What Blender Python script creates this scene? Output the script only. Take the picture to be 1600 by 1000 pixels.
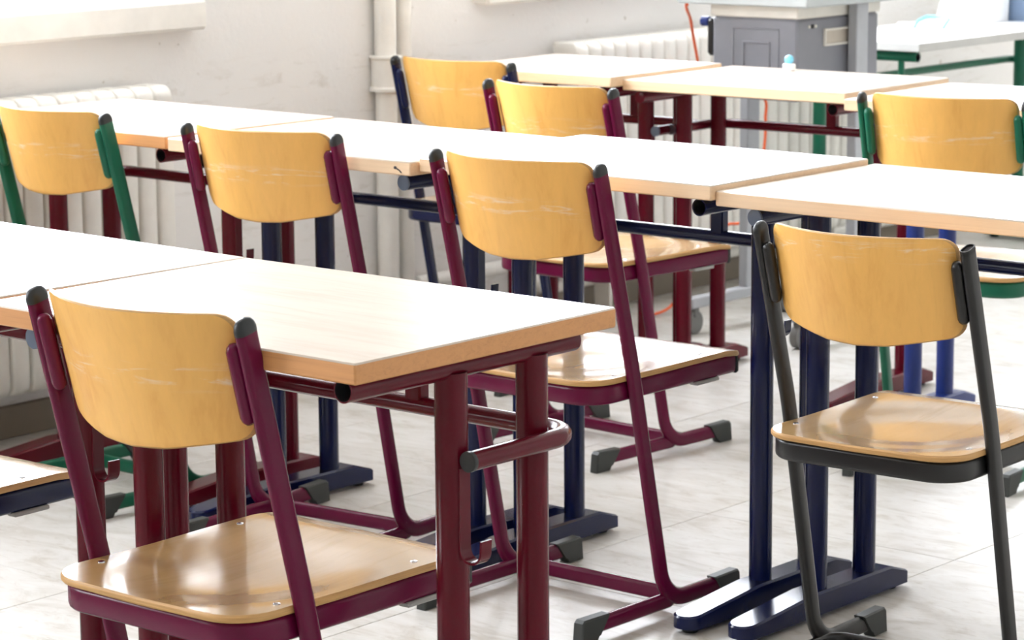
import bpy, math, random
from mathutils import Matrix, Vector
for o in list(bpy.data.objects): bpy.data.objects.remove(o)
S = bpy.context.scene
C = S.collection
random.seed(7)
# ------------------------------------------------------------------ camera
CAM_POS = (2.583674, -2.605949, 1.446171)
YAW, PITCH, ROLL, FPX = 0.701984, 0.176721, -0.0077327, 4336.55
def cam_axes():
    f = Vector((-math.sin(YAW)*math.cos(PITCH), math.cos(YAW)*math.cos(PITCH), -math.sin(PITCH)))
    r = Vector((math.cos(YAW), math.sin(YAW), 0)); u = r.cross(f)
    c, s = math.cos(ROLL), math.sin(ROLL)
    return c*r + s*u, -s*r + c*u, f
cd = bpy.data.cameras.new('camera'); cam = bpy.data.objects.new('camera', cd); C.objects.link(cam)
r_, u_, f_ = cam_axes()
cam.matrix_world = Matrix(((r_.x, u_.x, -f_.x, CAM_POS[0]), (r_.y, u_.y, -f_.y, CAM_POS[1]), (r_.z, u_.z, -f_.z, CAM_POS[2]), (0, 0, 0, 1)))
cd.sensor_fit = 'HORIZONTAL'; cd.sensor_width = 36; cd.lens = FPX*36/1600
cd.clip_start = .05; cd.clip_end = 200
cd.dof.use_dof = True; cd.dof.focus_distance = 4.1; cd.dof.aperture_fstop = 13
S.camera = cam
# ------------------------------------------------------------------ world, light, exposure
SKY, LAMP, EXPO = 13.0, 0.0, 0.86
w = bpy.data.worlds.new('sky'); S.world = w; w.use_nodes = True
bg = w.node_tree.nodes['Background']; bg.inputs[0].default_value = (.885, .93, 1, 1); bg.inputs[1].default_value = SKY
S.view_settings.view_transform = 'Standard'; S.view_settings.look = 'None'
S.view_settings.gamma = 1; S.view_settings.use_curve_mapping = False; S.view_settings.exposure = EXPO
S.cycles.max_bounces = 10; S.cycles.diffuse_bounces = 6; S.cycles.glossy_bounces = 4; S.cycles.transparent_max_bounces = 12
S.cycles.sample_clamp_indirect = 12; S.cycles.use_denoising = True
S.cycles.caustics_reflective = False; S.cycles.caustics_refractive = False
WX = -2.57                     # inner face of the window wall
WIN = [(-2.75, -1.45), (.38, 2.26), (3.36, 5.28), (6.30, 7.70)]  # first window is unseen, added to light the chair backs
WZ0, WZ1 = 1.02, 2.75
ROOM = (WX, 4.4, -4.6, 8.2, 3.2)   # x0 x1 y0 y1 height
for k, (a, b) in enumerate(WIN):
    ld = bpy.data.lights.new('window_daylight', 'AREA'); ld.shape = 'RECTANGLE'; ld.size = b-a; ld.size_y = WZ1-WZ0
    ld.cycles.is_portal = True
    lo = bpy.data.objects.new('window_daylight', ld); C.objects.link(lo)
    lo.location = (WX-.16, (a+b)/2, (WZ0+WZ1)/2); lo.rotation_euler = (math.pi/2, 0, -math.pi/2)
# ------------------------------------------------------------------ materials
def mat(name, col, rough=.5, metal=0., spec=.5, coat=0., coat_rough=.1):
    m = bpy.data.materials.new(name); m.use_nodes = True
    b = m.node_tree.nodes['Principled BSDF']
    b.inputs['Base Color'].default_value = (*col, 1); b.inputs['Roughness'].default_value = rough
    b.inputs['Metallic'].default_value = metal; b.inputs['Specular IOR Level'].default_value = spec
    b.inputs['Coat Weight'].default_value = coat; b.inputs['Coat Roughness'].default_value = coat_rough
    return m, b, m.node_tree
def nd(t, kind, **kw):
    n = t.nodes.new(kind)
    for k, v in kw.items():
        if k in n.inputs: n.inputs[k].default_value = v
        else: setattr(n, k, v)
    return n
def coords(t, scale, out='Object'):
    tc = nd(t, 'ShaderNodeTexCoord'); mp = nd(t, 'ShaderNodeMapping'); mp.inputs['Scale'].default_value = scale
    t.links.new(tc.outputs[out], mp.inputs['Vector'])
    oi = nd(t, 'ShaderNodeObjectInfo'); ad = nd(t, 'ShaderNodeVectorMath', operation='ADD')
    sc = nd(t, 'ShaderNodeMath', operation='MULTIPLY'); sc.inputs[1].default_value = 37
    t.links.new(oi.outputs['Random'], sc.inputs[0])
    t.links.new(mp.outputs[0], ad.inputs[0]); t.links.new(sc.outputs[0], ad.inputs[1])
    return ad.outputs[0], tc
def ramp(t, fac, stops):
    r = nd(t, 'ShaderNodeValToRGB'); el = r.color_ramp.elements
    while len(el) < len(stops): el.new(.5)
    for e, (p, c) in zip(el, stops): e.position = p; e.color = (*c, 1)
    t.links.new(fac, r.inputs[0]); return r.outputs[0]
def mixc(t, fac, a, b):
    m = nd(t, 'ShaderNodeMix', data_type='RGBA')
    for s, v in ((0, fac), (6, a), (7, b)):
        if hasattr(v, 'links'): t.links.new(v, m.inputs[s])
        else: m.inputs[s].default_value = v if s == 0 else (*v, 1)
    return m.outputs[2]
def noise(t, vec, scale, detail=4, rough=.55, dist=0.):
    n = nd(t, 'ShaderNodeTexNoise'); n.inputs['Scale'].default_value = scale; n.inputs['Detail'].default_value = detail
    n.inputs['Roughness'].default_value = rough; n.inputs['Distortion'].default_value = dist
    t.links.new(vec, n.inputs['Vector']); return n.outputs[0]
def bump(t, b, h, strength, dist=.002):
    n = nd(t, 'ShaderNodeBump'); n.inputs['Strength'].default_value = strength; n.inputs['Distance'].default_value = dist
    t.links.new(h, n.inputs['Height']); t.links.new(n.outputs[0], b.inputs['Normal'])
def wood(name, c0, c1, scale, rough, coat=0., scuff=False, coat_rough=.12, spec=.5):
    m, b, t = mat(name, c0, rough, coat=coat, coat_rough=coat_rough, spec=spec)
    v, tc = coords(t, scale)
    n1 = noise(t, v, 1.6, 6, .6, .7); n2 = noise(t, v, 9, 3, .6)
    ad = nd(t, 'ShaderNodeMath', operation='MULTIPLY_ADD'); ad.inputs[1].default_value = .3
    t.links.new(n2, ad.inputs[0]); t.links.new(n1, ad.inputs[2])
    col = ramp(t, ad.outputs[0], [(.38, c1), (.62, c0), (.85, tuple(x*1.06 for x in c0))])
    if scuff:      # pale rub marks where the backs knock against desk edges
        v2, _ = coords(t, (9, 9, 70)); s1 = noise(t, v2, 1.1, 5, .7, 1.2)
        sp = nd(t, 'ShaderNodeSeparateXYZ'); t.links.new(tc.outputs['Object'], sp.inputs[0])
        band = nd(t, 'ShaderNodeMapRange'); band.interpolation_type = 'SMOOTHSTEP'
        sb = nd(t, 'ShaderNodeMath', operation='SUBTRACT'); sb.inputs[1].default_value = .775; t.links.new(sp.outputs['Z'], sb.inputs[0])
        ab = nd(t, 'ShaderNodeMath', operation='ABSOLUTE'); t.links.new(sb.outputs[0], ab.inputs[0])
        t.links.new(ab.outputs[0], band.inputs['Value'])
        band.inputs['From Min'].default_value = .004; band.inputs['From Max'].default_value = .024
        band.inputs['To Min'].default_value = 1; band.inputs['To Max'].default_value = 0
        th = nd(t, 'ShaderNodeMapRange'); th.inputs['From Min'].default_value = .53; th.inputs['From Max'].default_value = .70
        t.links.new(s1, th.inputs['Value'])
        mu = nd(t, 'ShaderNodeMath', operation='MULTIPLY'); t.links.new(band.outputs[0], mu.inputs[0]); t.links.new(th.outputs[0], mu.inputs[1])
        m2 = nd(t, 'ShaderNodeMath', operation='MULTIPLY'); m2.inputs[1].default_value = .75; t.links.new(mu.outputs[0], m2.inputs[0])
        col = mixc(t, m2.outputs[0], col, (.85, .74, .58))
    t.links.new(col, b.inputs['Base Color'])
    return m
def paint(name, col, rough=.32, spec=.5):
    m, b, t = mat(name, col, rough, spec=spec)
    v, _ = coords(t, (1, 1, 1))
    n = noise(t, v, 420, 2); bump(t, b, n, .08, .0006)
    n2 = noise(t, v, 14, 4); t.links.new(mixc(t, n2, tuple(x*.88 for x in col), tuple(min(1, x*1.12) for x in col)), b.inputs['Base Color'])
    return m
M = {}
M['ply_back'] = wood('lacquered_beech_back', (.84, .46, .115), (.76, .37, .080), (16, 16, 1.6), .42, coat=.15, scuff=True, coat_rough=.3)
M['ply_seat'] = wood('lacquered_beech_seat', (.60, .375, .155), (.50, .295, .105), (13, 1.5, 13), .26, coat=.9, coat_rough=.11)
M['ply_edge'] = wood('plywood_edge', (.58, .33, .12), (.33, .17, .06), (3, 3, 330), .5)
M['top'] = wood('maple_laminate', (.625, .54, .455), (.575, .48, .385), (1.4, 14, 1), .26, spec=.5)
M['edge'] = wood('beech_edge_strip', (.78, .57, .37), (.70, .49, .30), (2.2, 60, 110), .45)
M['edge_brown'] = wood('beech_edge_brown', (.60, .285, .105), (.50, .225, .08), (2.2, 60, 110), .45)
M['burgundy'] = paint('burgundy_paint', (.100, .0018, .0105), .24, .26)
M['plum'] = paint('plum_paint', (.120, .0030, .034), .25, .26)
M['navy'] = paint('navy_paint', (.003, .0070, .048), .20, .34)
M['blue'] = paint('blue_paint', (.012, .032, .19), .3)
M['green'] = paint('green_paint', (.005, .115, .062), .34, .35)
M['charcoal'] = paint('charcoal_paint', (.008, .008, .0085), .30)
M['black'] = paint('black_plastic', (.012, .014, .015), .42)
M['capgrey'] = paint('slate_plastic_cap', (.10, .13, .19), .45)
M['foot'] = paint('dark_grey_plastic', (.032, .036, .034), .5)
M['glide'] = paint('grey_plastic_glide', (.34, .34, .32), .5)
M['steel'] = mat('zinc_steel', (.62, .62, .64), .25, 1.)[0]
M['inside'] = mat('bare_tube_inside', (.22, .22, .25), .3, .9)[0]
M['radiator'] = paint('radiator_enamel', (.80, .78, .73), .35)
M['pipe'] = paint('pipe_enamel', (.82, .80, .755), .4)
M['grey'] = paint('grey_cabinet', (.215, .22, .25), .5)
M['greylight'] = paint('grey_frame', (.40, .42, .45), .4)
M['greytop'] = paint('grey_green_laminate', (.47, .51, .52), .4)
M['beige'] = paint('beige_plastic', (.74, .72, .66), .45)
M['tan'] = paint('tan_plastic', (.50, .45, .38), .5)
M['rubber'] = paint('grey_rubber', (.16, .16, .155), .6)
M['white'] = paint('white_laminate', (.86, .86, .86), .3)
M['whitep'] = paint('white_paper', (.88, .88, .88), .7)
M['edgegrey'] = paint('grey_edge_strip', (.50, .50, .48), .5)
M['orange'] = paint('orange_cable', (.85, .14, .035), .45)
M['skyblue'] = paint('pale_blue_plastic', (.20, .60, .82), .25)
M['slate'] = paint('slate_blue_plastic', (.17, .24, .36), .5)
M['mint'] = paint('pale_green_plastic', (.55, .78, .70), .4)
M['ink'] = mat('ink_and_tube_shade', (.04, .035, .04), .7)[0]
def wall_mat():
    m, b, t = mat('white_limewash', (.8, .785, .765), .85)
    v, tc = coords(t, (1, 1, 1))
    big = noise(t, v, 1.3, 5); col = mixc(t, big, (.765, .745, .725), (.84, .825, .805))
    vs, _ = coords(t, (1, 3.0, 14)); sc = noise(t, vs, 2.0, 8, .72, .8)          # horizontal rubbed dirt
    mr = nd(t, 'ShaderNodeMapRange'); mr.inputs['From Min'].default_value = .54; mr.inputs['From Max'].default_value = .70; t.links.new(sc, mr.inputs['Value'])
    sp = nd(t, 'ShaderNodeSeparateXYZ'); t.links.new(tc.outputs['Object'], sp.inputs[0])
    bd = nd(t, 'ShaderNodeMapRange'); bd.interpolation_type = 'SMOOTHSTEP'; bd.inputs['From Min'].default_value = .9; bd.inputs['From Max'].default_value = .78
    t.links.new(sp.outputs['Z'], bd.inputs['Value'])
    mu = nd(t, 'ShaderNodeMath', operation='MULTIPLY'); t.links.new(mr.outputs[0], mu.inputs[0]); t.links.new(bd.outputs[0], mu.inputs[1])
    m2 = nd(t, 'ShaderNodeMath', operation='MULTIPLY'); m2.inputs[1].default_value = .45; t.links.new(mu.outputs[0], m2.inputs[0])
    col = mixc(t, m2.outputs[0], col, (.50, .45, .37))
    sk = noise(t, v, 26, 3, .5)                                                     # small knocks and chips
    m3 = nd(t, 'ShaderNodeMapRange'); m3.inputs['From Min'].default_value = .70; m3.inputs['From Max'].default_value = .75; m3.inputs['To Max'].default_value = .6; t.links.new(sk, m3.inputs['Value'])
    col = mixc(t, m3.outputs[0], col, (.42, .37, .30))
    t.links.new(col, b.inputs['Base Color'])
    bump(t, b, noise(t, v, 60, 5, .6), .25, .004)
    return m
M['wall'] = wall_mat()
def tile_mat():
    m, b, t = mat('marbled_vinyl', (.7, .68, .63), .34)
    v, _ = coords(t, (1.0, 2.6, 1))
    n1 = noise(t, v, 6, 7, .68, 1.0); v2, _ = coords(t, (7, 30, 1)); n2 = noise(t, v2, 2.2, 5, .7, .6)
    col = ramp(t, n1, [(.30, (.45, .415, .36)), (.5, (.60, .58, .545)), (.72, (.68, .67, .65))])
    mr = nd(t, 'ShaderNodeMapRange'); mr.inputs['From Min'].default_value = .57; mr.inputs['From Max'].default_value = .70; mr.inputs['To Max'].default_value = .62; t.links.new(n2, mr.inputs['Value'])
    t.links.new(mixc(t, mr.outputs[0], col, (.36, .31, .245)), b.inputs['Base Color'])
    rr = nd(t, 'ShaderNodeMapRange'); rr.inputs['To Min'].default_value = .26; rr.inputs['To Max'].default_value = .46; t.links.new(n1, rr.inputs['Value']); t.links.new(rr.outputs[0], b.inputs['Roughness'])
    bump(t, b, n2, .05, .001)
    return m
M['tile'] = tile_mat()
M['joint'] = mat('tile_joint', (.22, .20, .17), .8)[0]
M['skirt'] = paint('brown_skirting', (.20, .165, .125), .55)
M['plain'] = mat('white_plaster', (.80, .78, .74), .9)[0]
M['right'] = mat('grey_right_plaster', (.74, .735, .72), .9)[0]
M['rear'] = mat('ochre_rear_plaster', (.66, .64, .60), .9)[0]
m_, b_, t_ = mat('window_glass', (1, 1, 1), .02)
tr = nd(t_, 'ShaderNodeBsdfTransparent'); gl = nd(t_, 'ShaderNodeBsdfGlossy'); gl.inputs['Roughness'].default_value = .02
mx = nd(t_, 'ShaderNodeMixShader'); mx.inputs[0].default_value = .06
t_.links.new(tr.outputs[0], mx.inputs[1]); t_.links.new(gl.outputs[0], mx.inputs[2])
t_.links.new(mx.outputs[0], t_.nodes['Material Output'].inputs['Surface']); M['glass'] = m_
m_, b_, t_ = mat('lamp_tube', (1, 1, 1)); b_.inputs['Emission Color'].default_value = (1, .93, .82, 1); b_.inputs['Emission Strength'].default_value = LAMP; M['lamp'] = m_
# ------------------------------------------------------------------ mesh helpers
class G:
    """collects vertices and faces for ONE mesh"""
    def __init__(s): s.v = []; s.f = []; s.m = []
    def add(s, vs, fs, mi=0):
        o = len(s.v); s.v += [tuple(p) for p in vs]; s.f += [tuple(i+o for i in q) for q in fs]; s.m += [mi]*len(fs); return s
    def box(s, x0, x1, y0, y1, z0, z1, mi=0):
        vs = [(x, y, z) for z in (z0, z1) for y in (y0, y1) for x in (x0, x1)]
        return s.add(vs, [(0, 2, 3, 1), (4, 5, 7, 6), (0, 1, 5, 4), (2, 6, 7, 3), (0, 4, 6, 2), (1, 3, 7, 5)], mi)
    def rbox(s, x0, x1, y0, y1, z0, z1, r=.003, mi=0, side=None):
        """chamfered box"""
        r = min(r, (x1-x0)*.45, (y1-y0)*.45, (z1-z0)*.45); L = []
        for z, i in ((z0, r), (z0+r, 0), (z1-r, 0), (z1, r)):
            L.append([(x0+i, y0+r, z), (x0+r, y0+i, z), (x1-r, y0+i, z), (x1-i, y0+r, z), (x1-i, y1-r, z), (x1-r, y1-i, z), (x0+r, y1-i, z), (x0+i, y1-r, z)])
        vs = [p for l in L for p in l]; n = 8
        s.add(vs, [tuple(range(n-1, -1, -1))], mi)
        o = len(s.v)-len(vs)
        for k in range(3):
            for i in range(n):
                j = (i+1) % n; s.f.append((o+k*n+i, o+k*n+j, o+(k+1)*n+j, o+(k+1)*n+i)); s.m.append(mi if side is None or k == 2 else side)
        s.f.append(tuple(o+3*n+i for i in range(n))); s.m.append(mi); return s
    def sweep(s, path, prof, hint, cap=True, mi=0):
        """sweep a closed 2D profile along path; hint = fixed binormal (profile first coord)"""
        n = len(prof); P = [Vector(p) for p in path]; h = Vector(hint).normalized(); rings = []
        for i, p in enumerate(P):
            t = (P[min(i+1, len(P)-1)]-P[max(i-1, 0)]).normalized()
            b = (h - t*h.dot(t)); b.normalize(); nn = t.cross(b)
            # mitre scale
            if 0 < i < len(P)-1:
                a = (P[i]-P[i-1]).normalized(); c = math.sqrt(max(.2, (1+a.dot((P[i+1]-P[i]).normalized()))/2))
            else: c = 1
            rings.append([p+b*u+nn*(v/c) for u, v in prof])
        vs = [q for r in rings for q in r]; fs = []
        for k in range(len(P)-1):
            for i in range(n):
                j = (i+1) % n; fs.append((k*n+i, k*n+j, (k+1)*n+j, (k+1)*n+i))
        if cap: fs += [tuple(range(n-1, -1, -1)), tuple((len(P)-1)*n+i for i in range(n))]
        return s.add(vs, fs, mi)
    def cyl(s, a, b, r, n=20, cap=True, mi=0):
        d = Vector(b)-Vector(a); h = (1, 0, 0) if abs(d.normalized().x) < .8 else (0, 1, 0)
        return s.sweep([a, b], circ(r, n), h, cap, mi)
    def lathe(s, prof, cx, cy, n=24, mi=0):
        """prof = (radius, z) list"""
        vs = [(cx+r*math.cos(2*math.pi*i/n), cy+r*math.sin(2*math.pi*i/n), z) for r, z in prof for i in range(n)]; fs = []
        for k in range(len(prof)-1):
            for i in range(n):
                j = (i+1) % n; fs.append((k*n+i, k*n+j, (k+1)*n+j, (k+1)*n+i))
        fs += [tuple(range(n-1, -1, -1)), tuple((len(prof)-1)*n+i for i in range(n))]
        return s.add(vs, fs, mi)
    def mesh(s, name, mats, angle=38):
        me = bpy.data.meshes.new(name); me.from_pydata(s.v, [], s.f)
        for m in mats: me.materials.append(M[m])
        me.polygons.foreach_set('material_index', s.m); me.polygons.foreach_set('use_smooth', [True]*len(s.f)); me.update()
        import bmesh
        bm = bmesh.new(); bm.from_mesh(me); bmesh.ops.recalc_face_normals(bm, faces=bm.faces); bm.to_mesh(me); bm.free()
        me.set_sharp_from_angle(angle=math.radians(angle)); return me
    def obj(s, name, mats, parent=None, label=None, angle=38, **kw):
        if isinstance(mats, str): mats = [mats]
        o = bpy.data.objects.new(name, s.mesh(name, mats, angle)); C.objects.link(o); o.parent = parent
        if label: o['label'] = label
        for k, v in kw.items(): o[k] = v
        return o
def circ(r, n=16): return [(r*math.cos(2*math.pi*i/n), r*math.sin(2*math.pi*i/n)) for i in range(n)]
def oval(a, b, n=6):
    """stadium profile, a = full size along first coord, b = along second; long side straight"""
    out = []; 
    if a >= b: r, l, sw = b/2, (a-b)/2, 0
    else: r, l, sw = a/2, (b-a)/2, 1
    for k in range(2):
        for i in range(n+1):
            th = -math.pi/2+math.pi*i/n + k*math.pi
            p = ((l if k == 0 else -l)+r*math.cos(th), r*math.sin(th)); out.append((p[1], p[0]) if sw else p)
    return out if not sw else out[::-1]
def fillet(pts, rad, n=7):
    """round the inner corners of a polyline"""
    P = [Vector(p) for p in pts]; out = [P[0]]
    for i in range(1, len(P)-1):
        r = rad[i-1] if isinstance(rad, (list, tuple)) else rad
        a = (P[i-1]-P[i]).normalized(); b = (P[i+1]-P[i]).normalized(); ang = a.angle(b)
        if ang > 3.12 or r <= 0: out.append(P[i]); continue
        d = r/math.tan(ang/2); c = P[i]+(a+b).normalized()*(r/math.sin(ang/2)); s0 = P[i]+a*d-c; s1 = P[i]+b*d-c; tot = s0.angle(s1)
        for k in range(n+1):
            f = k/n; out.append(c+(s0*math.sin((1-f)*tot)+s1*math.sin(f*tot))/math.sin(tot))
    return out+[P[-1]]
def thing(name, label, cat, loc=(0, 0, 0), rz=0., group=None):
    o = bpy.data.objects.new(name, None); o.empty_display_size = .1; C.objects.link(o)
    o.location = loc; o.rotation_euler = (0, 0, rz); o['label'] = label; o['category'] = cat
    if group: o['group'] = group
    return o
# ------------------------------------------------------------------ room
x0, x1, y0, y1, H = ROOM
fl = G().box(x0-.3, x1, y0, y1, -.12, -.003).obj('floor', 'joint', kind='structure')
TS = .605; GX, GY = -.20, .83
tm = {}
ix0, ix1 = math.floor((x0-GX)/TS), math.ceil((x1-GX)/TS); iy0, iy1 = math.floor((y0-GY)/TS), math.ceil((y1-GY)/TS)
for i in range(ix0, ix1):
    for j in range(iy0, iy1):
        a0, a1 = max(GX+i*TS, x0), min(GX+(i+1)*TS, x1); b0, b1 = max(GY+j*TS, y0), min(GY+(j+1)*TS, y1)
        if a1-a0 < .02 or b1-b0 < .02: continue
        k = (round(a1-a0, 3), round(b1-b0, 3))
        if k not in tm:
            g = .0009; tm[k] = G().rbox(-k[0]/2+g, k[0]/2-g, -k[1]/2+g, k[1]/2-g, -.003, 0, .0007).mesh('floor_tile', ['tile'], 20)
        t = bpy.data.objects.new('floor_tile', tm[k]); C.objects.link(t); t.parent = fl
        t.location = ((a0+a1)/2, (b0+b1)/2, random.uniform(-.0003, 0))
g = G(); tk = .34
g.box(WX-tk, WX, y0, y1, 0, WZ0-.075); g.box(WX-tk, WX, y0, y1, WZ1, H)
ys = [y0]+[q for a in WIN for q in a]+[y1]
for k in range(0, len(ys), 2): g.box(WX-tk, WX, ys[k], ys[k+1], WZ0-.075, WZ1)
g.obj('wall_left', 'wall', kind='structure')
G().box(x1, x1+.15, y0, y1, 0, H).obj('wall_right', 'right', kind='structure')
G().box(x0-tk, x1+.15, y0-.15, y0, 0, H).obj('wall_back', 'rear', kind='structure')
G().box(x0-tk, x1+.15, y1, y1+.15, 0, H).obj('wall_front', 'plain', kind='structure')
G().box(x0-tk, x1+.15, y0-.15, y1+.15, H, H+.15).obj('ceiling', 'plain', kind='structure')
G().rbox(WX, WX+.014, y0, y1, 0, .080, .004).obj('baseboard_left', 'skirt', kind='structure')
for k, (a, b) in enumerate(WIN):
    X = WX-.20; f = .06
    g = G(); g.rbox(X-.03, X+.03, a, b, WZ0, WZ0+f, .006); g.rbox(X-.03, X+.03, a, b, WZ1-f, WZ1, .006)
    for y in (a, (a+b)/2-f/2, b-f): g.rbox(X-.03, X+.03, y, y+f, WZ0+f, WZ1-f, .006)
    wo = g.obj('window_%d' % (k+1), 'white', kind='structure')  # the first of these is the added light opening
    for q in range(2):
        ya = a+f if q == 0 else (a+b)/2+f/2; yb = (a+b)/2-f/2 if q == 0 else b-f
        G().box(X-.004, X+.004, ya, yb, WZ0+f, WZ1-f).obj('pane', 'glass', wo)
    G().rbox(X+.03, WX+.055, a-.03, b-.01, WZ0-.075, WZ0, .008).obj('window_sill', 'pipe', wo)
# ceiling lamps: unseen, added as fill light, left switched off
for k, (lx, ly) in enumerate([(-.9, -1.6), (-.9, 1.8), (-.9, 5.2), (2.3, -1.6), (2.3, 1.8), (2.3, 5.2)]):
    t = thing('ceiling_lamp', 'added white fluorescent ceiling lamp, off, %s, %s' % ('window side' if lx < 0 else 'far from the windows', ('behind the nearest desk', 'above the second desk row', 'beyond the rear desk row')[k % 3]), 'lamp', (lx, ly, H), 0, 'ceiling lamps')
    g = G(); g.rbox(-.10, .10, -.65, .65, -.05, 0, .008); g.obj('housing', 'white', t)
    for s in (-1, 1): G().cyl((s*.05, -.6, -.065), (s*.05, .6, -.065), .014, 12).obj('lamp_tube', 'lamp', t)
# ------------------------------------------------------------------ desks
def tube_hollow(a, b, r, col, parent, capped=None, name='end_tube'):
    """round tube along +y; the near end (a) is open or closed by a plastic cap"""
    a, b = Vector(a), Vector(b); d = (b-a).normalized(); h = (1, 0, 0)
    g = G(); n = 24
    g.sweep([a, a+d*.004, b-d*.008, b-d*.003, b], circ(r, n), h, False)
    ring = lambda p, q: [p+Vector(h)*u+d.cross(Vector(h))*v for u, v in circ(q, n)]
    ra, rb, rc, e = ring(a, r), ring(a, r-.002), ring(a+d*.06, r-.002), ring(b, r)
    o = len(g.v); g.v += [tuple(p) for p in ra+rb+rc+e]
    for i in range(n):
        j = (i+1) % n
        g.f.append((o+i, o+j, o+n+j, o+n+i)); g.m.append(0)
        g.f.append((o+n+i, o+n+j, o+2*n+j, o+2*n+i)); g.m.append(1)
    g.f.append(tuple(o+2*n+i for i in range(n))); g.m.append(1)
    g.f.append(tuple(o+3*n+i for i in range(n))); g.m.append(0)
    ob = g.obj(name, [col, 'inside'], parent)
    if capped:
        c = G(); c.sweep([a-d*.0035, a-d*.0025, a, a+d*.02], circ(1, n), h, True)
        k = [r*.82, r*.98, r*1.0, r-.0025]; base = 0
        for q, s in enumerate(k):
            p = [a-d*.0035, a-d*.0025, a, a+d*.02][q]
            for i, (u, v) in enumerate(circ(s, n)): c.v[q*n+i] = tuple(p+Vector(h)*u+d.cross(Vector(h))*v)
        c.obj('tube_cap', capped, ob, 'slate grey plastic cap' if capped == 'capgrey' else None)
    return ob
def foot_skid(x, col, parent):
    """floor runner: rounded low front tip, full height under the legs, chamfered rear"""
    hw = .029; ya, yb = -.2605, .262; out = []
    for i in range(13):
        th = math.pi+math.pi*i/12; out.append((hw*math.cos(th), ya+hw*.9+hw*.9*math.sin(th)))
    out += [(hw, -.05), (hw, .20), (hw-.001, yb-.006), (hw-.006, yb), (-hw+.006, yb), (-hw+.001, yb-.006), (-hw, .20), (-hw, -.05)]
    top = lambda y: .034+(.053-.034)*min(1, max(0, (y-ya)/.19)) if y < .17 else .053-(.053-.034)*max(0, (y-.212)/(yb-.212))
    g = G(); n = len(out); L = []
    for z, ins in ((0, .0), (1, 0), (2, .004)):
        for (u, v) in out:
            k = 1-ins/hw; zt = top(v)
            L.append((x+u*k, v if ins == 0 else v+(.003 if v < -.2 else (-.003 if v > .25 else 0)), .010 if z == 0 else (zt-.004 if z == 1 else zt)))
    fs = [tuple(range(n-1, -1, -1))]
    for k in range(2):
        for i in range(n):
            j = (i+1) % n; fs.append((k*n+i, k*n+j, (k+1)*n+j, (k+1)*n+i))
    # top as strips between matching sides
    t0 = 2*n; m = 13
    right = [12]+list(range(13, 17)); left = [0]+[20, 19, 18, 17]
    fs.append(tuple(t0+i for i in range(13)))
    for k in range(4): fs.append((t0+left[k], t0+right[k], t0+right[k+1], t0+left[k+1]))
    g.add(L, fs); ob = g.obj('foot_bar', col, parent, angle=25)
    for yy in (ya+.03, yb-.03): G().lathe([(.014, 0), (.016, .004), (.016, .014)], x, yy, 14).obj('glide', 'black', ob)
    return ob
def desk(label, x, y, rz, dz, col, L=.70, cx=0., caps=('capgrey', None), loops=(None, 'black'), tape=False, hook=True, topm=('top', 'edge'), D=.50, HT=.8128, RZ=.651, name='school_desk', cat='desk', group='single school desks in rows'):
    t = thing(name, label, cat, (x, y, 0), rz, group)
    z1 = HT+dz; z0 = z1-.027
    G().rbox(cx-L/2, cx+L/2, -D/2, D/2, z0, z1, .0022, 0, 1).obj('tabletop', list(topm), t, 'pale wood top' if topm[0] == 'top' else 'white top')
    px = L/2-.061 if name != 'school_desk' or L < .6 else .289
    cp0 = cx if L < .6 or name != 'school_desk' else 0; ctop = cx; 
    zt = z0-.0205; cx = cp0
    for s, cp in ((-1, caps[0]), (1, caps[1])):
        tube_hollow((cx+s*px, -.209, zt), (cx+s*px, .232, zt), .0155, col, t, cp)
        for yy in (-.012, .1475):
            G().cyl((cx+s*px, yy, .028), (cx+s*px, yy, zt-.006), .0215, 24).obj('leg', col, t)
        foot_skid(cx+s*px, col, t)
    lx = px+.036; ry = .200; rz_ = RZ
    pth = fillet([(cx-lx, -.018 if name == 'school_desk' else -.16, rz_), (cx-lx, ry, rz_), (cx+lx, ry, rz_), (cx+lx, -.018, rz_)], .052, 8)
    g = G(); g.sweep(pth, circ(.0130, 16), (0, 0, 1), True); rail = g.obj('rail', col, t)
    for s, cp in ((-1, loops[0]), (1, loops[1])):
        G().cyl((cx+s*lx, -.022, rz_), (cx+s*lx, -.016, rz_), .0136, 16).obj('rail_cap', cp or 'inside', rail)
    if name == 'teacher_desk':
        G().sweep(fillet([(cx-px, -.150, zt-.01), (cx-px, -.150, rz_+.02), (cx-px-.036, -.150, rz_)], .02), circ(.010, 12), (0, 1, 0)).obj('bracket', col, t)
    else:
        g = G(); g.rbox(cx+.020, cx+.050, ry-.011, ry+.011, rz_+.006, z0, .003); g.obj('bracket', col, t)
    if hook:
        hx = cx+px+.021
        pth = fillet([(hx, -.012, .640), (hx, -.012, .518), (hx+.034, -.012, .518), (hx+.036, -.012, .550)], [.0165, .0165], 8)
        G().sweep(pth, [(-.010, -.0015), (.010, -.0015), (.010, .0015), (-.010, .0015)], (0, 1, 0)).obj('bag_hook', col, t)
    if tape:
        g = G(); g.rbox(cx+px-.006, cx+px+.012, -.10, -.075, zt+.006, z0, .002); g.obj('tape_scrap', 'tan', t, 'scrap of pale tape')
    return t
D_T1 = desk('burgundy framed desk left of the nearest desk, its top glaring white', -.715, .023, -.039, .002, 'burgundy', topm=('top', 'edge_brown'), loops=('capgrey', 'black'))
D_T2 = desk('nearest pale wood desk, burgundy frame, free corner end with looped rail', 0, 0, -.007, .003, 'burgundy', topm=('top', 'edge_brown'), tape=True)
D_a = desk('burgundy desk by the left radiator, behind the green chair', -2.009, 1.562, -.015, .002, 'burgundy', topm=('top', 'edge_brown'), caps=('capgrey', None))
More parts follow.
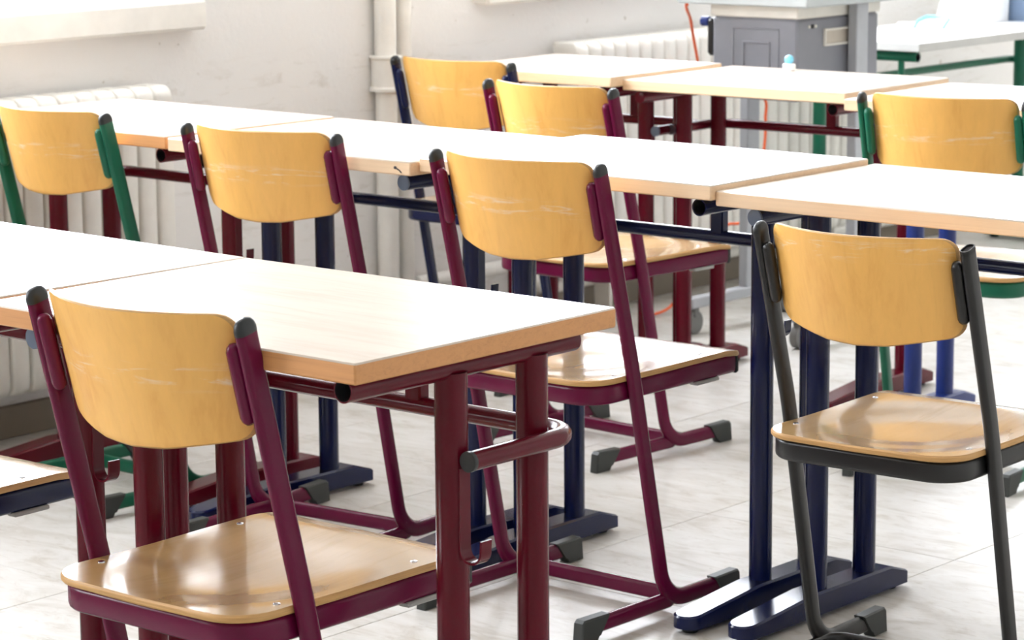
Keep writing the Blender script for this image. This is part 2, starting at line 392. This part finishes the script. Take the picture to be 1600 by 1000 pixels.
D_b = desk('navy desk with a small ink mark on its front edge, second row', -1.292, 1.535, -.019, .002, 'navy', L=.688, caps=(None, 'capgrey'))
D_c = desk('navy desk in front of the plum chair with scuffed back, second row', -.603, 1.548, -.004, .009, 'navy', L=.690, caps=(None, None))
D_d = desk('navy desk in front of the charcoal chair, right end of second row', .091, 1.554, -.015, -.001, 'navy', L=.692)
D_A = desk('burgundy desk in the rear row, in front of the navy chair', -2.134, 3.187, .027, -.001, 'burgundy', L=.565, cx=.0675, caps=('capgrey', 'capgrey'), loops=('capgrey', 'capgrey'))
D_B = desk('burgundy desk in the rear row, just before the grey trolley', -1.472, 3.258, .029, -.011, 'burgundy', caps=('burgundy', None), loops=(None, 'black'), L=.665, cx=.0175)
D_C = desk('blue framed desk in the rear row, in front of the green chair', -.651, 3.088, .042, -.002, 'blue', caps=(None, None))
# small ink doodle on the front edge of desk b
g = G(); pts = [(.292+.004*math.cos(a)-.004, -.2503, .7985+.0045*math.sin(a)) for a in [k*2*math.pi/10 for k in range(10)]]
g.sweep([(.309, -.2504, .8005), (.316, -.2504, .7975), (.322, -.2504, .793)], [(-.0006, -.0012), (.0006, -.0012), (.0006, .0012), (-.0006, .0012)], (0, 1, 0))
g.add([(.306+.0045*math.cos(k*.785), -.2507, .8018+.0032*math.sin(k*.785)) for k in range(8)], [tuple(range(8))])
g.obj('ink_mark', 'ink', D_b, 'dark ink doodle')
# teacher's desk, turned a quarter
TD = desk('long white teacher desk with green frame below the window wall', -2.146, 5.286, math.pi/2, -.028, 'green', L=1.36, caps=(None, None), loops=('green', 'green'), hook=False, topm=('white', 'edgegrey'), D=.50, RZ=.628, name='teacher_desk', cat='desk', group=None)
# ------------------------------------------------------------------ chairs
W, YT, ZT, ZS, YB = .1930, -.091, .8255, .4801, .0916
SW, SY0, SY1, SZ, FY, RY = .1865, -.107, .350, .4507, .319, -.151
def yup(z): return YT*(z-ZS)/(ZT-ZS)
def ringmesh(outline, center, f_top, f_bot, nr=10, edge=.0025):
    """closed sheet from an outline; f_top / f_bot map (u, v) to 3D"""
    g = G(); n = len(outline); cu, cv = center
    ts = [k/nr for k in range(1, nr)]+[1.0]
    def P(f, t, sh=0.):
        r = []
        for (u, v) in outline:
            du, dv = u-cu, v-cv; d = math.hypot(du, dv); q = t*(1-sh/d); r.append(f(cu+du*q, cv+dv*q))
        return r
    vs = [f_top(cu, cv)]; rows = []
    for t in ts: rows.append(P(f_top, t, edge if t == 1 else 0))
    ntop = len(rows)
    mid = [tuple(a[i]*.72+b[i]*.28 for i in range(3)) for a, b in zip(P(f_top, 1), P(f_bot, 1))]
    mid2 = [tuple(a[i]*.28+b[i]*.72 for i in range(3)) for a, b in zip(P(f_top, 1), P(f_bot, 1))]
    rows += [mid, mid2]
    for t in reversed(ts): rows.append(P(f_bot, t, edge if t == 1 else 0))
    for r in rows: vs += r
    vs.append(f_bot(cu, cv)); last = len(vs)-1; fs = []; mi = []
    for i in range(n): fs.append((0, 1+i, 1+(i+1) % n)); mi.append(0)
    for k in range(len(rows)-1):
        e = 1 if ntop-1 <= k <= ntop+1 else 0
        for i in range(n):
            j = (i+1) % n; a = 1+k*n; fs.append((a+i, a+n+i, a+n+j, a+j)); mi.append(e)
    a = 1+(len(rows)-1)*n
    for i in range(n): fs.append((a+(i+1) % n, a+i, last)); mi.append(0)
    g.v = vs; g.f = fs; g.m = mi; return g
def rounded(pts, rads, n=8, sub=4):
    """closed rounded polygon, long edges subdivided"""
    out = []; N = len(pts)
    for i in range(N):
        A, B, Cc = Vector((*pts[i-1], 0)), Vector((*pts[i], 0)), Vector((*pts[(i+1) % N], 0))
        a = (A-B).normalized(); b = (Cc-B).normalized(); ang = a.angle(b); r = rads[i]; d = r/math.tan(ang/2)
        c = B+(a+b).normalized()*(r/math.sin(ang/2)); s0 = B+a*d-c; s1 = B+b*d-c; tot = s0.angle(s1)
        for k in range(n+1):
            f = k/n; p = c+(s0*math.sin((1-f)*tot)+s1*math.sin(f*tot))/math.sin(tot); out.append((p.x, p.y))
    res = []
    for i, p in enumerate(out):
        q = out[(i+1) % len(out)]; res.append(p); L = math.hypot(q[0]-p[0], q[1]-p[1]); m = int(L/.03)
        for k in range(1, m+1): res.append((p[0]+(q[0]-p[0])*k/(m+1), p[1]+(q[1]-p[1])*k/(m+1)))
    return res
def chair(label, x, y, rz, col, dz=0., ds=0., open_cap=False, capm='black', group='wooden school chairs'):
    t = thing('school_chair', label, 'chair', (x, y, 0), rz, group)
    sz = SZ+ds
    # seat
    ol = rounded([(-SW, SY0), (SW, SY0), (SW+.004, SY1), (-SW-.004, SY1)], [.062, .062, .030, .030])
    def zs_(u, v):
        d = (u/.155)**2+((v-.085)/.165)**2; dish = .0135*math.exp(-d*d*1.1)
        roll = .010*max(0, (v-.285)/.065)**2
        return sz-dish-roll+.004*math.exp(-((v-SY0)/.05)**2)*(1-min(1, abs(u)/.2)**2)*0
    se = ringmesh(ol, (0, .10), lambda u, v: (u, v, zs_(u, v)), lambda u, v: (u, v, zs_(u, v)-.0105), 16).obj('seat', ['ply_seat', 'ply_edge'], t, 'varnished plywood seat')
    for (u, v) in ((-.165, -.02), (.165, -.02), (-.165, .24), (.165, .24)):
        zz = zs_(u, v); G().lathe([(.0052, zz-.001), (.0048, zz+.0012), (.002, zz+.002)], u, v, 10).obj('rivet', 'steel', se)
    # backrest
    wb, e, b, zt, zm, ze = .172, .0055, .066, .830+dz, .643+dz, .667+dz
    pts = [(-wb, zt), (-wb, ze), (-wb*.66, ze-.011), (-wb*.33, zm+.003), (0, zm), (wb*.33, zm+.003), (wb*.66, ze-.011), (wb, ze), (wb, zt)]
    ob_ = rounded(pts, [.022, .030, .06, .1, .1, .1, .06, .030, .022], 6)
    fb = lambda off: (lambda u, z: (u, yup(z-dz)+e-b*(1-(u/wb)**2)+off, z))
    ringmesh(ob_, (0, (zt+zm)/2), fb(-.0045), fb(.0045), 10).obj('backrest', ['ply_back', 'ply_edge'], t, 'curved plywood backrest')
    # side tubes with front feet
    zt2 = ZT+dz
    for s in (-1, 1):
        xx = s*W; k = (zt2-.016)
        pth = fillet([(xx, YT*1.0, zt2-.012), (xx, 0, ZS), (xx, YB+.006, .028), (xx, FY-.012, .028)], [.9, .075], 9)
        st = G().sweep(pth, oval(.0165, .033), (1, 0, 0), True).obj('side_tube', col, t)
        d = (Vector((xx, YT, zt2-.012))-Vector((xx, 0, ZS))).normalized(); p = Vector((xx, YT, zt2-.012))
        if open_cap and s == 1:
            q = G(); pr = oval(.0128, .0293); ring = [p+d*.0006+Vector((1, 0, 0))*u+d.cross(Vector((1, 0, 0)))*v for u, v in pr]
            q.add(ring, [tuple(range(len(ring)))]); q.obj('mouth_shade', 'ink', st, 'open tube end without cap, inner shade painted dark')  # flat dark face stands in for the shade inside the tube
            rim = G().sweep([p-d*.004, p+d*.004], oval(.0165, .033), (1, 0, 0), False); pr2 = [p+d*.004+Vector((1, 0, 0))*u+d.cross(Vector((1, 0, 0)))*v for u, v in pr]
            n = len(pr); o = len(rim.v); rim.v += [tuple(v) for v in pr2]
            for i in range(n): rim.f.append((n+i, n+(i+1) % n, o+(i+1) % n, o+i)); rim.m.append(0)
            pr3 = [Vector(v)-d*.0032 for v in pr2]; o2 = len(rim.v); rim.v += [tuple(v) for v in pr3]
            for i in range(n): rim.f.append((o+i, o+(i+1) % n, o2+(i+1) % n, o2+i)); rim.m.append(0)
            rim.obj('tube_rim', col, st)
        else:
            q = G(); rings = []; zz = [(-.005, 1.025), (.002, 1.02), (.008, .90), (.0125, .66), (.0145, .30)]
            q.sweep([p+d*h for h, _ in zz], oval(.0165, .033), (1, 0, 0), True); n = len(oval(.0165, .033))
            for kk, (h, sc) in enumerate(zz):
                for i, (u, v) in enumerate(oval(.0165, .033)): q.v[kk*n+i] = tuple(p+d*h+Vector((1, 0, 0))*u*(sc if sc > 1 else max(sc, .55))+d.cross(Vector((1, 0, 0)))*v*sc)
            q.obj('top_cap', capm, st, 'black plastic cap', 60)
        foot_cap(xx, FY-.078, FY, 1, st)
        # pad holding the backrest
        dd = -d; a0 = p+dd*.020; a1 = p+dd*.128
        off = Vector((-s*.0170, -.0105, 0)); q = G()
        pr = oval(.0200, .0210, 4); P_ = [a0+off+dd*.0, a0+off+dd*.004, a0+off+dd*.010, a1+off-dd*.010, a1+off-dd*.004, a1+off]; sc = [.45, .82, 1, 1, .82, .45]
        q.sweep(P_, pr, (1, 0, 0), True); n = len(pr); nn = dd.cross(Vector((1, 0, 0)))
        for kk in range(6):
            for i, (u, v) in enumerate(pr): q.v[kk*n+i] = tuple(P_[kk]+Vector((1, 0, 0))*u*sc[kk]+nn*v*sc[kk])
        q.obj('back_clamp', col, t, None, 50)
    # floor runner: U with the cross bar just behind the bend
    xi = W-.0045
    pth = fillet([(-xi, RY+.012, .028), (-xi, .146, .028), (xi, .146, .028), (xi, RY+.012, .028)], .036, 8)
    ru = G().sweep(pth, oval(.031, .0155), (0, 0, 1), True).obj('base_tube', col, t)
    for s in (-1, 1):
        foot_cap(s*xi, RY, RY+.078, -1, ru)
    # seat frame
    xi = W-.0165; zf = sz-.0105-.0195
    pth = fillet([(-xi, SY1-.018, zf), (-xi, SY0+.016, zf), (xi, SY0+.016, zf), (xi, SY1-.018, zf)], .056, 9)
    sf = G().sweep(pth, oval(.036, .0155), (0, 0, 1), True).obj('seat_frame', col, t)
    for s in (-1, 1):
        G().rbox(s*xi-.010, s*xi+.010, .205, .275, zf-.0235, zf-.0165, .002).obj('seat_glide', 'glide', sf, 'pale grey plastic strip')
        G().rbox(s*xi-.010, s*xi+.010, SY1-.024, SY1-.012, zf-.0185, zf+.0185, .004).obj('end_plug', 'black', sf)
    return t
def foot_cap(x, ya, yb, face, parent):
    """plastic boot: wedge that hugs the tube and stands on the floor at its tip"""
    hw = .0118
    if face > 0: prof = [(ya, .046), (yb-.006, .0475), (yb, .042), (yb+.004, 0), (yb-.040, 0), (yb-.047, .009), (ya+.026, .010)]
    else: prof = [(yb, .046), (ya+.006, .0475), (ya, .042), (ya-.004, 0), (ya+.040, 0), (ya+.047, .009), (yb-.026, .010)]
    n = len(prof); vs = []
    for u, ins in ((-hw, .0025), (-hw+.0025, 0), (hw-.0025, 0), (hw, .0025)):
        cy = sum(p[0] for p in prof)/n; cz = .025
        for (y, z) in prof:
            f = 1-ins/.02; vs.append((x+u, cy+(y-cy)*(1-ins/.04), cz+(z-cz)*f if z > 0 or ins == 0 else 0.0012))
    fs = [tuple(range(n)), tuple(3*n+i for i in range(n-1, -1, -1))]
    for k in range(3):
        for i in range(n):
            j = (i+1) % n; fs.append((k*n+i, (k+1)*n+i, (k+1)*n+j, k*n+j))
    G().add(vs, fs).obj('foot_cap', 'foot', parent, 'dark grey plastic foot')
chair('nearest plum chair with mustard wood back, at the nearest desk', -.0083, -.1832, .003, 'plum', .029, .025)
chair('plum chair with a scuffed back in mid picture, behind the nearest desk', -.6016, 1.2668, -.0036, 'plum', .033, .020)
chair('charcoal framed chair with one capless tube, right foreground', .157, 1.223, .035, 'charcoal', -.030, -.002, open_cap=True)
chair('plum chair with streaky grained back, beside the green chair on its left', -1.310, 1.318, .0795, 'plum', .034, .020)
chair('green framed chair at the left radiator, heavily scuffed back', -1.9683, 1.3453, -.037, 'green', .033, .020)
chair('navy framed chair beside the wall pipes, farthest back', -2.147, 2.8455, .034, 'navy', .025, .020)
chair('plum chair just right of the navy chair, rear row', -1.408, 2.349, -.058, 'plum', .038, .020)
chair('green framed chair at the right edge, rear row', -.598, 2.688, .134, 'green', .030, .020)
chair('navy framed chair at left edge, only its wooden seat in view', -.815, -.180, .02, 'navy', .03, .02)
# ------------------------------------------------------------------ radiators and pipes
def rib_mesh():
    g = G(); out = rounded([(-.05, .125), (.05, .125), (.05, .823), (-.05, .823)], [.030, .030, .030, .012], 6)   # depth (x), z
    out = [(x, z) for x, z in out]; n = len(out); vs = []
    for yy, k in ((-.026, .88), (-.020, 1), (.020, 1), (.026, .88)):
        for (x, z) in out:
            vs.append((x*k if k < 1 else x, yy, .4625+(z-.4625)*(1-(1-k)*.12)))
    fs = [tuple(range(n)), tuple(3*n+i for i in range(n-1, -1, -1))]
    for q in range(3):
        for i in range(n):
            j = (i+1) % n; fs.append((q*n+i, (q+1)*n+i, (q+1)*n+j, q*n+j))
    return g.add(vs, fs).mesh('rib', ['radiator'], 50)
RM = rib_mesh()
def radiator(label, ya, nrib):
    t = thing('radiator', label, 'radiator', (WX+.078, ya, 0))
    for k in range(nrib):
        o = bpy.data.objects.new('rib', RM); C.objects.link(o); o.parent = t; o.location = (0, .03+k*.06, 0)
    g = G(); L = nrib*.06
    for z in (.19, .735): g.cyl((0, .005, z), (0, L-.005, z), .022, 16)
    g.obj('header_pipe', 'radiator', t)
    for k in (2, nrib-3):
        G().rbox(-.077, -.03, k*.06+.052, k*.06+.068, .55, .58, .003).obj('wall_bracket', 'radiator', t)
        G().rbox(-.03, .03, k*.06+.052, k*.06+.068, .0, .17, .003).obj('support', 'radiator', t)
    return t
radiator('white ribbed radiator at the left, under the window sill', .86, 20)
R2 = radiator('white ribbed radiator behind the grey trolley', 3.64, 25)
g = G(); g.cyl((0, -.075, .735), (0, .01, .735), .012, 14); g.cyl((0, -.055, .735), (.0, -.055, .79), .016, 14); g.obj('valve', 'tan', R2, 'tarnished valve')
def pipe(label, pts, r, rad=.05, hint=(1, 0, 0), collar=None):
    t = thing('heating_pipe', label, 'pipe', (pts[0][0], pts[0][1], 0)); o = Vector((pts[0][0], pts[0][1], 0))
    P = [Vector(p)-o for p in pts]
    G().sweep(fillet(P, rad, 8) if len(P) > 2 else P, circ(r, 20), hint).obj('tube', 'pipe', t)
    if collar:
        z0, z1, rr = collar
        G().lathe([(r, z0-.012), (rr+.006, z0-.008), (rr+.006, z0), (rr, z0+.004), (rr, z1), (rr+.004, z1+.004), (rr+.004, z1+.01), (r, z1+.012)], 0, 0, 24).obj('collar', 'pipe', t)
    return t
pipe('thick white vertical pipe with a collar, left of the wall pipes', [(WX+.035, 2.925, 0), (WX+.035, 2.925, H)], .030, collar=(.745, .822, .040))
pipe('thin white vertical pipe, right of the thick collared pipe', [(WX+.026, 3.008, 0), (WX+.026, 3.008, H)], .022)
pipe('white horizontal pipe low along the wall to the radiator', [(WX+.032, 3.04, .19), (WX+.032, 3.45, .19), (WX+.032, 3.60, .105), (WX+.032, 5.6, .095)], .021, .06, (1, 0, 0))
# ------------------------------------------------------------------ grey projector trolley
TR = thing('projector_trolley', 'grey trolley with a projector cabinet under its flat top', 'trolley', (-1.9, 3.95, 0))
def tb(x0, x1, y0, y1, z0, z1, r=.004): return G().rbox(x0+1.9, x1+1.9, y0-3.95, y1-3.95, z0, z1, r)
tb(-2.12, -1.68, 3.685, 4.20, .948, .978).obj('trolley_top', 'greytop', TR)
cab = tb(-2.034, -1.745, 3.735, 4.145, .685, .913, .008).obj('cabinet', 'grey', TR)
tb(-2.038, -1.741, 3.731, 4.148, .913, .9475, .004).obj('cabinet_band', 'beige', TR, 'off-white upper band')
g = G()
def frame_xz(g, xa, xb, za, zb, y, wd, pr):
    for q in ((xa, xb, za, za+wd), (xa, xb, zb-wd, zb), (xa, xa+wd, za+wd, zb-wd), (xb-wd, xb, za+wd, zb-wd)):
        g.rbox(q[0]+1.9, q[1]+1.9, y-pr-3.95, y-3.95+.003, q[2], q[3], .0015)
frame_xz(g, -1.963, -1.805, .705, .885, 3.735, .004, .003); g.obj('front_panel', 'grey', cab)
g = G(); frame_xz(g, -1.928, -1.835, .72, .848, 3.735, .006, .004); g.obj('vent_frame', 'grey', cab)
g = G()
for q in ((3.862, 4.035, .832, .838), (3.862, 4.035, .874, .880), (3.862, 3.868, .838, .874), (4.029, 4.035, .838, .874)):
    g.rbox(-1.749+1.9, -1.737+1.9, q[0]-3.95, q[1]-3.95, q[2], q[3], .002)
hr = g.obj('handle_frame', 'beige', cab, 'beige recessed handle')
tb(-1.748, -1.7435, 3.868, 4.029, .838, .874, .001).obj('handle_recess', 'tan', hr)
for yy, m in ((3.790, 'beige'), (3.806, 'black'), (3.822, 'beige')):
    G().cyl((-1.747+1.9, yy-3.95, .890), (-1.741+1.9, yy-3.95, .890), .004 if m == 'beige' else .006, 12).obj('lock', m, cab)
tb(-2.062, -2.034, 3.745, 3.80, .80, .905, .008).obj('latch', 'charcoal', cab, 'dark side latch')
G().cyl((-2.085+1.9, 3.76-3.95, .895), (-2.06+1.9, 3.76-3.95, .895), .014, 16).obj('knob', 'blue', cab, 'blue knob')
for (lx, ly) in ((-1.72, 4.0), (-2.09, 4.0)):
    tb(lx-.015, lx+.015, ly-.03, ly+.03, .10, .948, .003).obj('post', 'greylight', TR)
    fb_ = tb(lx-.018, lx+.018, 3.70, 4.22, .075, .105, .004).obj('foot_bar', 'greylight', TR)
    for cy in (3.725, 4.195):
        q = G(); q.cyl((lx+1.9-.012, cy-3.95, .034), (lx+1.9+.012, cy-3.95, .034), .034, 20); q.rbox(lx+1.9-.016, lx+1.9+.016, cy-3.95-.012, cy-3.95+.012, .05, .078, .003); q.obj('caster', 'rubber', fb_)
# cord
def cord(label, pts, r=.0045):
    g = G(); P = [Vector(p) for p in pts]; out = []
    for i in range(len(P)-1):
        p0, p1, p2, p3 = P[max(i-1, 0)], P[i], P[i+1], P[min(i+2, len(P)-1)]
        for k in range(8):
            t = k/8; out.append(.5*((2*p1)+(p2-p0)*t+(2*p0-5*p1+4*p2-p3)*t*t+(3*p1-p0-3*p2+p3)*t**3))
    out.append(P[-1]); g.sweep(out, circ(r, 8), (1, .3, .2))
    o = g.obj('power_cord', 'orange'); o['label'] = label; o['category'] = 'cord'
cord('orange cord hanging from the trolley top against the wall', [(-2.095, 3.70, .9435), (-2.108, 3.712, .9415), (-2.125, 3.74, .925), (-2.15, 3.79, .895), (-2.185, 3.85, .845), (-2.20, 3.896, .758), (-2.25, 3.98, .69), (-2.31, 4.15, .65), (-2.30, 4.36, .62), (-2.30, 4.38, .55), (-2.30, 4.372, .45), (-2.30, 4.33, .33), (-2.30, 4.26, .248), (-2.30, 4.17, .242), (-2.31, 4.05, .16), (-2.33, 3.95, .03), (-2.35, 3.85, .0055)])
# bottle at rear edge of desk B
t = thing('glue_bottle', 'tiny white bottle with pale blue round cap, before the trolley', 'bottle', (-1.577, 3.452, .8015))
G().rbox(-.0155, .0155, -.0105, .0105, 0, .019, .003).obj('body', 'whitep', t)
G().rbox(-.0120, .0120, -.0112, -.010, .009, .0150, .0004).obj('label_strip', 'edgegrey', t, 'grey printed strip')
G().lathe([(.006, .018), (.007, .020), (.0110, .023), (.0125, .029), (.0110, .0355), (.007, .040), (.002, .0415)], 0, 0, 20).obj('cap', 'skyblue', t, 'pale blue round cap')
# ------------------------------------------------------------------ things on the teacher's desk
DZ = .785
t = thing('safety_glasses', 'pale blue safety glasses lying on the white teacher desk', 'glasses', (-2.18, 5.14, DZ), .2)
g = G(); g.sweep([(-0.046, .030, .030), (-0.035, .044, .036), (-.011, .050, .036), (.011, .050, .036), (0.035, .044, .034), (0.046, .030, .028)], circ(.0055, 10), (0, 0, 1)); g.obj('front_frame', 'skyblue', t)
for s in (-1, 1):
    G().sweep([(s*0.046, .030, .029), (s*0.049, .012, .026), (s*0.050, -.010, .018), (s*0.049, -.030, .006)], circ(.0055, 10), (1, 0, 0)).obj('temple', 'skyblue', t)
    G().rbox(.006 if s > 0 else -.040, .040 if s > 0 else -.006, .0445, .0475, .004, .034, .001).obj('lens', 'glass', t, 'clear lens')
t = thing('paper_sheet', 'curled white sheet at the wall side of the teacher desk', 'paper', (-2.345, 5.30, DZ), .5)
g = G(); n = 8
for side, dz_ in ((0, .0012), (1, .0004)):
    for k in range(n+1):
        f = k/n; zc = .0+.030*max(0, f-.55)**2/.2
        g.v += [(-.06+.12*f, -.09, zc+dz_), (-.06+.12*f, .09, zc*.6+dz_)]
for k in range(n):
    a = 2*k; b = 2*(n+1)+2*k; g.f += [(a, a+2, a+3, a+1), (b, b+1, b+3, b+2), (a, b, b+2, a+2), (a+1, a+3, b+3, b+1)]; g.m += [0]*4
e = 2*n; b = 2*(n+1); g.f += [(0, 1, b+1, b), (e, b+e, b+e+1, e+1)]; g.m += [0, 0]
g.obj('sheet', 'whitep', t)
t = thing('white_carton', 'white open carton with slanting side on the teacher desk', 'box', (-2.262, 5.55, DZ))
g = G()
def slab4(g, a, b, th):   # wall between bottom a and top b quads
    vs = [Vector(p) for p in a+b]; nrm = (vs[1]-vs[0]).cross(vs[2]-vs[0]).normalized()*th
    q = vs+[v+nrm for v in vs]; g.add([tuple(v) for v in q], [(0, 1, 3, 2), (4, 6, 7, 5), (0, 4, 5, 1), (2, 3, 7, 6), (0, 2, 6, 4), (1, 5, 7, 3)])
bx_ = [(-.122, -.06), (.100, -.06), (.100, .04), (-.122, .04)]; tp_ = [(-.070, -.063), (.104, -.063), (.104, .043), (-.070, .043)]
for k in range(4):
    j = (k+1) % 4; slab4(g, [(*bx_[k], 0), (*bx_[j], 0)], [(*tp_[k], .17), (*tp_[j], .17)], -.003)
g.rbox(-.118, .097, -.057, .037, 0, .004, .001); g.obj('carton_body', 'whitep', t)
G().rbox(.070, .086, -.0655, -.0605, .035, .150, .0008).obj('side_strip', 'mint', t, 'pale green strip')
t = thing('storage_box', 'slate blue rounded box at the far end of the teacher desk', 'box', (-2.112, 5.652, DZ))
g = G(); ol = rounded([(-.105, 0), (.105, 0), (.105, .20), (-.105, .20)], [.018, .018, .03, .03], 6); n = len(ol); vs = []
for yy, k in ((-.045, .96), (-.038, 1), (.038, 1), (.045, .96)): vs += [(x*k, yy, .1+(z-.1)*k if z > .0 else z) for x, z in ol]
fs = [tuple(range(n)), tuple(3*n+i for i in range(n-1, -1, -1))]
for q in range(3):
    for i in range(n):
        j = (i+1) % n; fs.append((q*n+i, (q+1)*n+i, (q+1)*n+j, q*n+j))
g.add(vs, fs); g.obj('shell', 'slate', t)
G().rbox(-.095, .095, -.049, -.044, .150, .158, .001).obj('lid_seam', 'black', t)
